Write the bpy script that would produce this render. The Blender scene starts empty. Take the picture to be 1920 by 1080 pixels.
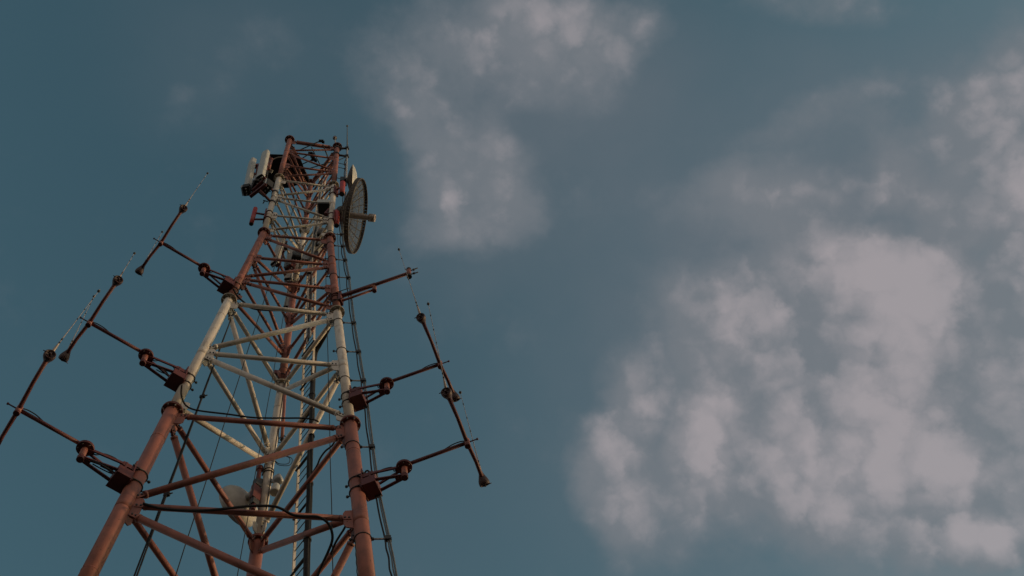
import bpy, math, random
from mathutils import Vector, Matrix
random.seed(7)
rad = math.radians
scene = bpy.context.scene
COL = scene.collection

# ------------------------------------------------------------------ camera
FPX = 2002.49
PITCH, ROLL = 1.14134571, -0.29393
CAMZ = 1.6
fwd = Vector((0, math.cos(PITCH), math.sin(PITCH)))
r0 = Vector((1, 0, 0)); u0 = r0.cross(fwd)
RT = math.cos(ROLL) * r0 + math.sin(ROLL) * u0
UP = -math.sin(ROLL) * r0 + math.cos(ROLL) * u0
EYE = Vector((0, 0, CAMZ))
Z = Vector((0, 0, 1))
cd = bpy.data.cameras.new('camera'); cam = bpy.data.objects.new('camera', cd); COL.objects.link(cam)
cd.sensor_width = 36; cd.lens = 36 * FPX / 1920; cd.clip_end = 20000; cd.clip_start = .05
M = Matrix((RT, UP, -fwd)).transposed().to_4x4(); M.translation = EYE
cam.matrix_world = M
scene.camera = cam

# survey helpers: turn a sight line measured on the photograph into a real point of the place
def ray(p): return (fwd + RT * ((p[0] - 960) / FPX) - UP * ((p[1] - 540) / FPX))
def at_height(p, z): d = ray(p); return EYE + d * ((z - CAMZ) / d.z)
def at_plane(p, P, n): d = ray(p); return EYE + d * ((P - EYE).dot(n) / d.dot(n))
def at_upright(p, P):                      # upright plane through P, square to the line of sight
    n = Vector((P.x, P.y, 0)).normalized(); return at_plane(p, P, n)
def at_line(p, P, Q, off=0.0):             # beside the bar P-Q, `off` metres nearer to the ground observer
    w = (Q - P).normalized(); v = ((P + Q) / 2 - EYE); n = (v - w * v.dot(w)).normalized()
    X = at_plane(p, P, n); return X - (X - EYE).normalized() * off
def azim(a, e=0): a = rad(a); e = rad(e); return Vector((math.sin(a) * math.cos(e), math.cos(a) * math.cos(e), math.sin(e)))

# ------------------------------------------------------------------ materials
def mat(name, c1, c2=None, rough=.5, metal=0.0, scale=6, bump=0.0, spots=None, spot_amt=.5, streak=False):
    m = bpy.data.materials.new(name); m.use_nodes = True
    nt = m.node_tree; b = nt.nodes['Principled BSDF']; N = nt.nodes.new; L = nt.links.new
    tc = N('ShaderNodeTexCoord'); src = tc.outputs['Object']
    no = N('ShaderNodeTexNoise'); no.inputs['Scale'].default_value = scale; no.inputs['Detail'].default_value = 6
    L(src, no.inputs['Vector'])
    mx = N('ShaderNodeMix'); mx.data_type = 'RGBA'
    mr = N('ShaderNodeMapRange'); mr.inputs[1].default_value = .35; mr.inputs[2].default_value = .68
    L(no.outputs['Fac'], mr.inputs[0]); L(mr.outputs[0], mx.inputs[0])
    c2 = c2 or tuple(x * .8 for x in c1)
    mx.inputs[6].default_value = (*c1, 1); mx.inputs[7].default_value = (*c2, 1)
    out = mx.outputs[2]
    if spots:
        n2 = N('ShaderNodeTexNoise'); n2.inputs['Scale'].default_value = scale * 2.7; n2.inputs['Detail'].default_value = 9; n2.inputs['Roughness'].default_value = .7
        mp = N('ShaderNodeMapping'); mp.inputs['Scale'].default_value = (1, 1, .18 if streak else 1)
        L(src, mp.inputs['Vector']); L(mp.outputs[0], n2.inputs['Vector'])
        r2 = N('ShaderNodeMapRange'); r2.inputs[1].default_value = .53; r2.inputs[2].default_value = .70; r2.inputs[4].default_value = spot_amt
        L(n2.outputs['Fac'], r2.inputs[0])
        m2 = N('ShaderNodeMix'); m2.data_type = 'RGBA'; m2.inputs[7].default_value = (*spots, 1)
        L(r2.outputs[0], m2.inputs[0]); L(out, m2.inputs[6]); out = m2.outputs[2]
        if streak:                                                # chalky fading and small chips
            n4 = N('ShaderNodeTexNoise'); n4.inputs['Scale'].default_value = 11; n4.inputs['Detail'].default_value = 8; n4.inputs['Roughness'].default_value = .75
            L(src, n4.inputs['Vector'])
            r4 = N('ShaderNodeMapRange'); r4.inputs[1].default_value = .60; r4.inputs[2].default_value = .66; r4.inputs[4].default_value = .75
            L(n4.outputs['Fac'], r4.inputs[0])
            m4 = N('ShaderNodeMix'); m4.data_type = 'RGBA'; m4.inputs[7].default_value = (spots[0] * .7, spots[1] * .6, spots[2] * .55, 1)
            L(r4.outputs[0], m4.inputs[0]); L(out, m4.inputs[6]); out = m4.outputs[2]
            r5 = N('ShaderNodeMapRange'); r5.inputs[1].default_value = .42; r5.inputs[2].default_value = .30; r5.inputs[4].default_value = .35
            L(n4.outputs['Fac'], r5.inputs[0])
            m5 = N('ShaderNodeMix'); m5.data_type = 'RGBA'; m5.inputs[7].default_value = (min(.7, c1[0] * 1.2 + .06), min(.65, c1[1] * 1.1 + .06), min(.6, c1[2] * 1.1 + .06), 1)
            L(r5.outputs[0], m5.inputs[0]); L(out, m5.inputs[6]); out = m5.outputs[2]
    L(out, b.inputs['Base Color'])
    b.inputs['Roughness'].default_value = rough; b.inputs['Metallic'].default_value = metal
    if bump:
        bp = N('ShaderNodeBump'); bp.inputs['Strength'].default_value = bump; bp.inputs['Distance'].default_value = .02
        L(no.outputs['Fac'], bp.inputs['Height']); L(bp.outputs[0], b.inputs['Normal'])
    return m

RED = mat('red_paint', (.31, .110, .074), (.17, .066, .05), .6, scale=2.2, bump=.10, spots=(.115, .055, .04), spot_amt=.8, streak=True)
WHITE = mat('white_paint', (.60, .545, .465), (.47, .425, .355), .6, scale=2.2, bump=.10, spots=(.22, .16, .11), spot_amt=.7, streak=True)
FLRED = mat('rusty_shaded_red_flange', (.19, .060, .045), (.12, .045, .035), .65, scale=7, spots=(.07, .035, .025), spot_amt=.7)  # rust stains, plus underside shade darkened into the red base colour
FLPALE = mat('grimy_shaded_pale_flange', (.34, .285, .21), (.22, .175, .12), .65, scale=7, spots=(.11, .08, .05), spot_amt=.7)  # grime, with the flange's underside shade mixed into the base colour
DULLPALE = mat('grimy_white_dish', (.42, .40, .36), (.33, .31, .27), .55, scale=4, spots=(.22, .2, .17), spot_amt=.5)
MAROON = mat('dark_red_paint', (.115, .026, .023), (.085, .020, .018), .6, scale=4)
BELL = mat('dark_insulator', (.05, .018, .016), (.03, .014, .013), .6, scale=6)
SCARLET = mat('bright_red_paint', (.36, .04, .03), (.27, .03, .025), .5, scale=8)
STEEL = mat('galvanised_steel', (.34, .35, .35), (.24, .25, .25), .55, .4, scale=14)
DARKSTEEL = mat('dark_steel', (.06, .058, .055), (.04, .04, .04), .6, .3, scale=14)
RUBBER = mat('black_cable_sheath', (.008, .008, .008), (.013, .013, .013), .85, scale=10)
GREYCABLE = mat('grey_cable_sheath', (.12, .125, .115), (.08, .085, .08), .5, scale=10)
PALE = mat('pale_cable_sheath', (.45, .43, .37), (.34, .32, .28), .5, scale=10)
RADOME = mat('off_white_radome', (.46, .465, .425), (.38, .38, .345), .45, scale=5, spots=(.36, .33, .27), spot_amt=.3)
BLACKBOX = mat('black_housing', (.010, .010, .010), (.016, .016, .015), .75, scale=8)
GRID = mat('weathered_grid_metal', (.085, .07, .06), (.05, .042, .036), .75, .0, scale=12)
GRIDM = mat('grey_wire_mesh', (.13, .125, .12), (.09, .085, .08), .7, scale=6)
CONC = mat('concrete', (.32, .31, .29), (.22, .215, .20), .9, scale=3, bump=.4)
GROUND = mat('dark_asphalt_ground', (.042, .038, .034), (.03, .028, .024), .95, scale=.15, bump=.4)
WHIPM = mat('pale_fibreglass', (.40, .36, .31), (.26, .2, .17), .45, scale=20)
GLASS = mat('lamp_glass', (.30, .27, .25), (.2, .12, .1), .15, scale=10)

# ------------------------------------------------------------------ mesh builder
class MB:
    def __init__(s): s.v = []; s.f = []; s.m = []; s.sm = []
    def ring(s, c, a, b, r, n):
        i = len(s.v)
        for k in range(n):
            t = 2 * math.pi * k / n
            s.v.append(c + a * (r * math.cos(t)) + b * (r * math.sin(t)))
        return i
    def frame(s, w):
        w = w.normalized(); h = Z if abs(w.z) < .95 else Vector((1, 0, 0))
        a = w.cross(h).normalized(); return a, w.cross(a).normalized()
    def skin(s, i, j, n, m, smooth=True):
        for k in range(n):
            k2 = (k + 1) % n
            s.f.append((i + k, i + k2, j + k2, j + k)); s.m.append(m); s.sm.append(smooth)
    def cap(s, i, n, m, flip=False):
        q = tuple(range(i, i + n)); s.f.append(q[::-1] if flip else q); s.m.append(m); s.sm.append(False)
    def tube(s, p, q, r, n=12, m=0, r2=None, caps=True):
        return s.lathe(p, q - p, [(0, r), ((q - p).length, r if r2 is None else r2)], n, m, caps)
    def lathe(s, base, w, prof, n=20, m=0, caps=True):     # prof: (distance along w, radius)
        a, b = s.frame(w); w = w.normalized(); prev = None; first = None
        for (d, r) in prof:
            i = s.ring(base + w * d, a, b, max(r, .0005), n)
            if prev is not None: s.skin(prev, i, n, m)
            if first is None: first = i
            prev = i
        if caps: s.cap(first, n, m, True); s.cap(prev, n, m)
        return s
    def path(s, pts, r, n=8, m=0):
        a = None; prev = None; first = None
        for k, p in enumerate(pts):
            w = (pts[min(k + 1, len(pts) - 1)] - pts[max(k - 1, 0)]).normalized()
            if a is None: a, b = s.frame(w)
            a = (a - w * a.dot(w)).normalized(); b = w.cross(a)
            i = s.ring(p, a, b, r(k / (len(pts) - 1)) if callable(r) else r, n)
            if prev is not None: s.skin(prev, i, n, m)
            else: first = i
            prev = i
        s.cap(first, n, m, True); s.cap(prev, n, m)
        return s
    def box(s, c, x, y, z, m=0):                            # half-extent vectors
        i = len(s.v)
        for sx in (-1, 1):
            for sy in (-1, 1):
                for sz in (-1, 1): s.v.append(c + x * sx + y * sy + z * sz)
        for q in ((0, 1, 3, 2), (4, 6, 7, 5), (0, 4, 5, 1), (2, 3, 7, 6), (0, 2, 6, 4), (1, 5, 7, 3)):
            s.f.append(tuple(i + k for k in q)); s.m.append(m); s.sm.append(False)
        return s
    def prism(s, poly, d, m=0):                              # polygon extruded by +-d/2
        n = len(poly); i = len(s.v)
        for p in poly: s.v.append(p - d / 2)
        for p in poly: s.v.append(p + d / 2)
        s.cap(i, n, m, True); s.cap(i + n, n, m); s.skin(i, i + n, n, m, False)
        return s
    def bar(s, p, q, wdt, thk, side, m=0):                   # flat bar from p to q, wide along `side`
        w = (q - p); wn = w.normalized(); x = (side - wn * side.dot(wn)).normalized(); y = wn.cross(x)
        return s.box((p + q) / 2, w / 2, x * wdt / 2, y * thk / 2, m)
    def build(s, name, mats, parent=None, bevel=0):
        if not isinstance(mats, (list, tuple)): mats = [mats]
        org = Vector((0, 0, 0))
        for v in s.v: org += v
        org /= max(1, len(s.v))
        me = bpy.data.meshes.new(name)
        me.from_pydata([v - org for v in s.v], [], s.f)
        for m in mats: me.materials.append(m)
        for k, p in enumerate(me.polygons): p.material_index = s.m[k]; p.use_smooth = s.sm[k]
        me.update()
        o = bpy.data.objects.new(name, me); COL.objects.link(o)
        WORLD[o.name] = org
        if parent is not None:
            o.parent = parent; o.location = org - WORLD[parent.name]
        else: o.location = org
        if bevel:
            bv = o.modifiers.new('bevel', 'BEVEL'); bv.width = bevel; bv.segments = 2; bv.limit_method = 'ANGLE'
        return o
WORLD = {}
def tag(o, label, cat, group=None, kind=None):
    o['label'] = label; o['category'] = cat
    if group: o['group'] = group
    if kind: o['kind'] = kind
    return o
def thing(name, loc, label, cat, group=None):
    o = bpy.data.objects.new(name, None); COL.objects.link(o); o.location = loc; o.empty_display_size = .2
    WORLD[o.name] = Vector(loc)
    return tag(o, label, cat, group)
def smooth(pts, k=6):
    out = []
    P = [pts[0]] + list(pts) + [pts[-1]]
    for i in range(1, len(P) - 2):
        a, b, c, d = P[i - 1:i + 3]
        for j in range(k):
            t = j / k
            out.append(.5 * ((2 * b) + (c - a) * t + (2 * a - 5 * b + 4 * c - d) * t * t + (3 * b - a - 3 * c + d) * t ** 3))
    out.append(pts[-1]); return out

# ------------------------------------------------------------------ ground
g = MB(); g.lathe(Vector((0, 0, -.6)), Z, [(0, 9000), (.6, 9000)], 96)
go = g.build('ground', GROUND); go['kind'] = 'structure'

# unseen hill ring added to block low horizon light, dipping towards the sun
hb = MB(); NH = 240; rings = []
for (R_, hh) in ((380, 0.0), (470, .55), (560, .85), (680, 1.0), (1200, .9)):
    i0 = len(hb.v)
    for k in range(NH):
        a_ = 360 * k / NH; da = abs((a_ - 66 + 180) % 360 - 180)
        H = 88 + 16 * math.sin(k * .19) + 9 * math.sin(k * .53 + 1) + 5 * math.sin(k * 1.31)
        H *= .32 + .68 * min(1, max(0, (da - 12) / 40)) ** 1.5
        hb.v.append(azim(a_) * R_ + Z * (H * hh - .3 + (random.uniform(-3, 3) if hh > .3 else 0)))
    rings.append(i0)
for i0, i1 in zip(rings, rings[1:]): hb.skin(i0, i1, NH, 0, True)
ho = hb.build('light_blocking_hills', mat('light_blocking_hillside', (.035, .045, .022), (.02, .028, .014), .95, scale=.05)); ho['kind'] = 'structure'

# ------------------------------------------------------------------ tower
ZF = {'F1': 20.847 + CAMZ, 'F2': 27.382 + CAMZ, 'F3': 33.384 + CAMZ, 'F4': 39.07 + CAMZ, 'T': 44.525 + CAMZ}
PXF = {'F1': [(322.9, 770.7), (656.6, 796), (483.8, 1015.7)],
       'F2': [(429.4, 563), (631.9, 585.6), (528, 722)],
       'F3': [(495, 437), (618.3, 447), (551, 540)],
       'F4': [(523.3, 334.5), (625.8, 348.3), (570.8, 432)],
       'T': [(543.3, 262.5), (632.5, 275.8), (582.5, 344)]}
NODE = {k: [at_height(p, ZF[k]) for p in PXF[k]] for k in PXF}
ctr = Vector((-3.09312 * 2.1, 5.63036 * 2.1, 0)); rot = .41272
def model(i, z):
    s = 2.1 / math.sqrt(3); zz = z - CAMZ
    if zz < 33.384: s *= 1 + (33.384 - zz) / (33.384 - 20.847) * .80256
    a = rad((210, 330, 90)[i]) + rot
    return Vector((ctr.x + s * math.cos(a), ctr.y + s * math.sin(a), z))
fix = [NODE['F1'][i] - model(i, ZF['F1']) for i in range(3)]
for k, z in (('F0', 15.4), ('Fm', 8.6), ('G', .5)):
    NODE[k] = [model(i, z) + fix[i] for i in range(3)]; ZF[k] = z
ORDER = ['G', 'Fm', 'F0', 'F1', 'F2', 'F3', 'F4', 'T']
LEG_R = [.165, .160, .150, .118, .112, .100, .098]
DIA_R = [.080, .078, .073, .068, .050, .043, .040]
HOR_R = [.070, .066, .062, .062, .046, .038, .040]
SEC_M = [WHITE, WHITE, RED, WHITE, RED, WHITE, RED]
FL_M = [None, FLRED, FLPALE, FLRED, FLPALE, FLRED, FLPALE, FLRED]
FL_R = [0, .26, .25, .232, .212, .205, .20, .205]
MIDS = [[.5], [.5], [.47], [.466], [.277, .598], [.30, .62], [.32, .67]]
def axis_point(i, p):                    # nearest point on a leg axis to a sight line
    d = ray(p).normalized(); best = None
    for a, b in zip(ORDER, ORDER[1:]):
        A, B = NODE[a][i], NODE[b][i]
        for k in range(101):
            q = A.lerp(B, k / 100); v = q - EYE; e = (v - d * v.dot(d)).length
            if best is None or e < best[0]: best = (e, q)
    return best[1]
def axis_at(i, z):
    for a, b in zip(ORDER, ORDER[1:]):
        A, B = NODE[a][i], NODE[b][i]
        if A.z <= z <= B.z: return A.lerp(B, (z - A.z) / (B.z - A.z))
    return NODE['T'][i]

tower = thing('lattice_tower', (ctr.x, ctr.y, 0), 'tall three-legged lattice tower of red and white painted steel tubes', 'tower')
faces = [(0, 1), (1, 2), (2, 0)]
def brace(name, P, Q, r, m, cut):
    w = (Q - P).normalized(); b = MB()
    side = w.cross(Z).normalized()
    fn = side.cross(w).normalized()
    L = (Q - P).length
    p, q = P + w * cut, Q - w * cut
    pl = min(.17, cut * .55)
    b.tube(p, q, r, 14, 0)
    for e, s in ((p, 1), (q, -1)):
        b.tube(e - w * s * .003, e + w * s * .05, r * 1.10, 14, 0)      # weld collar
        for o in (-.022, .022):                                       # fork plates
            b.box(e - w * s * (pl * .5 - .02) + side * o, w * (pl * .5 + .02), fn * r * .72, side * .006, 0)
        for k in (.3, .75):                                           # bolts through the fork
            c = e - w * s * pl * k
            b.tube(c - side * .052, c + side * .052, .019, 6, 1)
    return b.build(name, [m, DARKSTEEL], tower)
panels_tot = 0
for si in range(7):
    lo, hi = ORDER[si], ORDER[si + 1]
    m = SEC_M[si]
    ts = [0] + MIDS[si] + [1]
    for i in range(3):
        A, B = NODE[lo][i], NODE[hi][i]; w = (B - A).normalized()
        b = MB(); b.tube(A, B, LEG_R[si], 28, 0)
        for t in (MIDS[si]):
            c = A.lerp(B, t)
            b.tube(c - w * .16, c + w * .16, LEG_R[si] + .003, 28, 0)
        for t in (.18, .82):                                          # weld beads
            c = A.lerp(B, t); b.tube(c - w * .008, c + w * .008, LEG_R[si] + .005, 28, 0)
        b.build('leg', m, tower)
    # zigzag bracing: which leg owns the mid node on each face
    npan = len(ts) - 1
    for (i, j) in faces:
        n = len(ts)
        for k in range(n):
            if k == 0: continue
            P = NODE[lo][i].lerp(NODE[hi][i], ts[k]); Q = NODE[lo][j].lerp(NODE[hi][j], ts[k])
            sag = -.20 if k == n - 1 else 0.0
            P = P + Z * sag; Q = Q + Z * sag
            r = HOR_R[si]; 
            if hi == 'T' and k == n - 1: r = .082
            mm = SEC_M[si + 1 if k == n - 1 and si % 2 == 1 and si < 6 else si]
            if k == n - 1: mm = RED if FL_M[si + 1] is FLRED else WHITE
            brace('cross_bar', P, Q, r, mm, LEG_R[si] + .20)
        # diagonals
        for k in range(npan):
            if si <= 3: first = {(0, 1): 1, (1, 2): 2, (2, 0): 0}[(i, j)]
            elif si == 4: first = {(0, 1): 1, (1, 2): 2, (2, 0): 0}[(i, j)]
            else: first = {(0, 1): 0, (1, 2): 1, (2, 0): 2}[(i, j)]
            a = first if k % 2 == 0 else (j if first == i else i)
            c = j if a == i else i
            la = .24 if k == 0 else .16; lc = -.40 if k == npan - 1 else -.16
            P = NODE[lo][a].lerp(NODE[hi][a], ts[k]) + Z * la
            Q = NODE[lo][c].lerp(NODE[hi][c], ts[k + 1]) + Z * lc
            brace('diagonal_brace', P, Q, DIA_R[si], m, LEG_R[si] + .22)
        # gusset fins on both legs in the plane of this face
        for k in range(n):
            for a, c in ((i, j), (j, i)):
                O = NODE[lo][a].lerp(NODE[hi][a], ts[k]); w = (NODE[hi][a] - NODE[lo][a]).normalized()
                d = (NODE[lo][c].lerp(NODE[hi][c], ts[k]) - O); d = (d - w * d.dot(w)).normalized()
                r = LEG_R[si] - .01; h = .30 if 0 < k < n - 1 else .24
                off = 0 if 0 < k < n - 1 else (-.30 if k else .30)
                if k == 0: h = .16
                O = O + w * off
                ln = .17 + .02
                b = MB()
                b.prism([O + d * r - w * h, O + d * (r + ln * .75) - w * h * .92, O + d * (r + ln) - w * h * .6,
                         O + d * (r + ln) + w * h * .6, O + d * (r + ln * .75) + w * h * .92, O + d * r + w * h], d.cross(w) * .022)
                b.build('gusset_plate', m if k < n - 1 else (RED if FL_M[si + 1] is FLRED else WHITE), tower)
for k in range(1, 8):
    key = ORDER[k]; R = FL_R[k]; below = LEG_R[k - 1]; above = LEG_R[k] if k < 7 else .05
    for i in range(3):
        w = (NODE[key][i] - NODE[ORDER[k - 1]][i]).normalized(); O = NODE[key][i]
        b = MB()
        b.lathe(O - w * .036, w, [(0, R * .985), (.004, R), (.028, R), (.032, R * .985)], 36, 0)
        b.lathe(O + w * .004, w, [(0, R * .985), (.004, R), (.028, R), (.032, R * .985)], 36, 0)
        b.tube(O - w * .01, O + w * .012, R * .93, 36, 0)
        a1, b1 = b.frame(w)
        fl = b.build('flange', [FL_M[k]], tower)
        rb = MB()
        for q in range(4):
            t = 2 * math.pi * (q + .5) / 4; dr = a1 * math.cos(t) + b1 * math.sin(t)
            for s, rr in ((-1, below), (1, above)):
                if s == 1 and k == 7: continue
                P0 = O + dr * rr + w * s * .038
                rb.prism([P0 - dr * .01, P0 + dr * (R - rr - .02), P0 + dr * .012 + w * s * .10, P0 - dr * .01 + w * s * .10], dr.cross(w) * .008)
        for q in range(8):
            t = 2 * math.pi * q / 8; dr = a1 * math.cos(t) + b1 * math.sin(t)
            c = O + dr * ((R + below) / 2 + .005)
            rb.tube(c - w * .072, c + w * .068, .011, 6, 1); rb.tube(c - w * .058, c - w * .037, .019, 6, 1); rb.tube(c + w * .037, c + w * .055, .019, 6, 1)
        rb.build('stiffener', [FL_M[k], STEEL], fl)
for i in range(3):
    O = NODE['G'][i]; b = MB()
    b.lathe(Vector((O.x, O.y, -.3)), Z, [(0, .8), (.75, .7), (.8, .66)], 24)
    b.build('footing', CONC, tower)

# ladder up the middle of the right-hand rear face, inside
def face_mid(z, inset=-.09):
    B, C = axis_at(1, z), axis_at(2, z); A = axis_at(0, z)
    m = (B + C) / 2; inw = (A - m); inw.z = 0; inw.normalize(); d = (B - C); d.z = 0; d.normalize()
    return m + inw * inset, d, inw
lad = MB(); z0, z1 = 1.0, 45.5
N_ = 30
railL = []; railR = []
for k in range(N_ + 1):
    z = z0 + (z1 - z0) * k / N_; c, d, inw = face_mid(z)
    railL.append(c - d * .39); railR.append(c + d * .11)
for rl in (railL, railR):
    for p, q in zip(rl, rl[1:]):
        c, d, inw = face_mid((p.z + q.z) / 2)
        lad.bar(p, q, .06, .035, inw)
ladder = lad.build('ladder', WHITE, tower)
nr = 0
z = 12.0
while z < 42.0 and nr < 100:
    c, d, inw = face_mid(z); b = MB(); b.tube(c - d * .39, c + d * .11, .012, 8); b.build('rung', DARKSTEEL, ladder); z += .305; nr += 1
for z in [14 + 1.9 * k for k in range(15)]:
    c, d, inw = face_mid(z); c2, _, _ = face_mid(z, -.03); lb = MB()
    lb.bar(c2 - d * .41, c2 + d * .22, .05, .012, inw); lb.build('ladder_bracket', DARKSTEEL, ladder)

# ------------------------------------------------------------------ side-arm dipole antennas
GD = 'dipole antennas held out on side arms'
def side_arm_bracket(t, a, bd, L_in, zt, zb, lr, leg_w):
    """twin V-frames from a clamp box on the leg out to a short upright pivot pipe"""
    sd = Vector((bd.y, -bd.x, 0))
    pz = a + bd * L_in
    b = MB()
    c0 = a + bd * (lr + .13)
    b.box(c0 + Z * (zt - .02), bd * .12, sd * .16, Z * .06, 0)
    b.box(c0 + bd * .10 + Z * (zt + .05), bd * .03, sd * .07, Z * .03, 0)
    b.box(c0 + bd * .02 + Z * (zb + .04), bd * .15, sd * .19, Z * .115, 0)
    b.box(c0 + bd * .02 + Z * (zb - .09), bd * .165, sd * .205, Z * .012, 0)
    b.box(a + bd * (lr + .012), bd * .014, sd * .19, Z * .33, 0)
    b.box(c0 - bd * .05, bd * .05, sd * .06, Z * .22, 0)
    for s in (-1, 1): b.box(c0 + bd * .05 + sd * s * .15 + Z * (zt + zb) / 2, bd * .02, sd * .02, Z * .2, 0)
    b.build('clamp_box', MAROON, t, bevel=.006)
    for dz in (-.20, .18):
        u = MB(); pts = []
        for k in range(25):
            th = 2 * math.pi * k / 24
            pts.append(a + leg_w * dz + (bd * math.cos(th) + sd * math.sin(th)) * (lr + .016))
        u.path(pts, .013, 8)
        for s in (-1, 1): u.tube(a + leg_w * dz + sd * s * (lr + .015) - bd * .0, a + leg_w * dz + sd * s * (lr + .015) + bd * (lr + .08), .013, 8)
        for s in (-1, 1):
            q = a + leg_w * dz + sd * s * (lr + .015); u.tube(q + bd * (lr + .04), q + bd * (lr + .065), .028, 6)
        u.tube(a + leg_w * dz - bd * lr, a + leg_w * dz - bd * (lr + .10), .016, 6); u.tube(a + leg_w * dz - bd * (lr + .05), a + leg_w * dz - bd * (lr + .09), .034, 6)
        u.build('u_bolt', DARKSTEEL, t)
    for zz, dz2 in ((zt, -.03), (zb, .03)):
        v = MB()
        for s in (-1, 1):
            p = c0 + bd * .10 + sd * s * .15 + Z * (zz + dz2 * 1.2); q = pz - bd * .04 + sd * s * .035 + Z * zz
            v.bar(p, q, .062, .03, Z if zz == zt else sd)
        v.box(pz - bd * .10 + Z * zz, bd * .09, sd * .055, Z * .022)
        v.build('bracket_arm', MAROON, t)
    w = MB()
    w.tube(pz + Z * (zb - .03), pz + Z * (zt - .01), .062, 18, 0)
    w.lathe(pz + Z * (zb - .07), Z, [(0, .06), (.004, .072), (.10, .072)], 18, 1)
    w.build('pivot_pipe', [RED, MAROON], t)
    fl = MB(); fl.lathe(pz + Z * (zt - .016), Z, [(0, .160), (.004, .165), (.026, .165), (.03, .160)], 28, 0)
    fl.lathe(pz + Z * (zt + .018), Z, [(0, .160), (.004, .165), (.026, .165), (.03, .160)], 28, 0)
    for q in range(6):
        th = q * math.pi / 3 + .3; c = pz + (bd * math.cos(th) + sd * math.sin(th)) * .125 + Z * (zt - .03)
        fl.tube(c, c + Z * .1, .014, 6, 1)
    fl.build('pivot_flange', [MAROON, STEEL], t)
    return pz

def bell(t, p, axis_out):
    """bell-shaped insulator cup, mouth to the ground, riding on the end of the dipole rod"""
    b = MB()
    w = (axis_out * .85 - Z * .52).normalized()
    b.lathe(p - w * .22, w, [(0, .040), (.05, .048), (.12, .074), (.19, .102), (.24, .112), (.29, .108), (.30, .10), (.30, .088), (.26, .08), (.255, .001)], 24, 0, caps=False)
    b.tube(p + w * .03, p + w * .11, .02, 8, 0)
    b.tube(p + w * .085 + axis_out * .0, p + w * .085 + (axis_out.cross(Z)).normalized() * .14, .010, 6, 0)
    return b.build('bell_insulator', BELL, t)

def dipole(leg, att, disk, T, ub, lb, wu, wl, label, dz=(.12, -.20), rod_z=.33, wh=(1.5, 1.5), loops=()):
    a = axis_point(leg, att); zt = a.z + dz[0]
    t3 = at_height(T, zt + .06)
    bd = t3 - a; bd.z = 0; Lb = bd.length; bd.normalize()
    k = [n for n, (p, q) in enumerate(zip(ORDER, ORDER[1:])) if NODE[p][leg].z <= a.z <= NODE[q][leg].z][0]
    lr = LEG_R[k]; lw = (NODE[ORDER[k + 1]][leg] - NODE[ORDER[k]][leg]).normalized()
    t = thing('dipole_antenna', a, label, 'antenna', GD)
    pz = side_arm_bracket(t, a, bd, (at_height(disk, zt) - a).dot(bd), dz[0], dz[1], lr, lw)
    b = MB(); base = pz + Z * (dz[0] + .06)
    base.z = zt + .06
    b.tube(base - bd * .05, t3 - bd * .05, .040, 14)
    b.build('boom', MAROON, t)
    h = Vector((bd.y, -bd.x, 0))
    j = MB(); j.tube(t3 - Z * .11, t3 + Z * .10, .056, 18, 0); j.lathe(t3 - Z * .15, Z, [(0, .05), (.004, .062), (.05, .062)], 18, 1)
    j.tube(t3 + bd * .04, t3 + bd * .22, .014, 8, 1); j.tube(t3 + bd * .20, t3 + bd * .235, .025, 8, 1)
    j.build('tee_joint', [RED, MAROON], t)
    U = at_height(ub, t3.z + rod_z)
    Lw = at_height(lb, t3.z - rod_z) if lb else t3 * 2 - U
    r = MB()
    r.path([U, U.lerp(t3, .5) + bd * .015, t3, Lw.lerp(t3, .5) + bd * .015, Lw], lambda s: .041 + .003 * math.cos(s * 12), 12)
    r.build('dipole_rod', MAROON, t)
    for e, tip, hgt in ((U, wu, wh[0]), (Lw, wl, wh[1])):
        ax = (e - t3).normalized()
        bb = bell(t, e, ax)
        if tip is None: continue
        tp = at_height(tip, e.z + hgt)
        d = (tp - e).normalized(); L = (tp - e).length
        wm = MB()
        wm.lathe(e + d * .06, d, [(0, .034 if e is U else .02), (.10, .028 if e is U else .016), (.26, .017), (.30, .010), (L * .45, .0065), (L, .0045)], 8, 0)
        for q in (.33, .42): wm.tube(e + d * q, e + d * (q + .035), .017, 8, 1)
        for q in (.55, .7, .86): wm.tube(e + d * (L * q), e + d * (L * q + .03), .012, 6, 1)
        wm.lathe(tp - d * .03, d, [(0, .008), (.012, .026), (.035, .032), (.055, .024), (.065, .004)], 10, 1)
        wm.build('whip_element', [WHIPM, DARKSTEEL], t)
    # feed cable: leaves the joint, dips and follows the boom
    def fc(pts, r=.012, k=6):
        f = MB(); f.path(smooth(pts, k), r, 7); f.build('feed_cable', RUBBER, t)
    fc([t3 + Z * .10 - bd * .06, t3 + Z * .13 - bd * .16, t3 - bd * .32 + Z * .12, t3 - bd * .5 + Z * .05, t3 - bd * .7 + Z * .042])
    bx = a + bd * (lr + .2)
    for rr, ph, oz in loops:
        c = bx + bd * .34 + Z * oz
        fc([c + bd * (math.cos(ph + q / 12 * 4.8) * rr) + (h * (-.5) - Z * .6).normalized() * (math.sin(ph + q / 12 * 4.8) * rr) + h * .02 * q / 12 for q in range(13)], .012, 3)
    sg = -1 if leg else 1
    fc([bx + Z * .18 + h * .05, bx + Z * .32 - bd * .12 + h * .1, a + h * (lr + .03) * sg + Z * .30, a + h * (lr + .03) * sg - Z * .1, a + h * (lr + .02) * sg - bd * .05 - Z * .45], .019)
    fc([bx + Z * .18, bx + Z * .32 + bd * .15, bx + Z * .28 + bd * .4, pz + Z * (dz[0] - .02) - bd * .2, pz + Z * (dz[0] + .1)])
    return t

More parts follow.
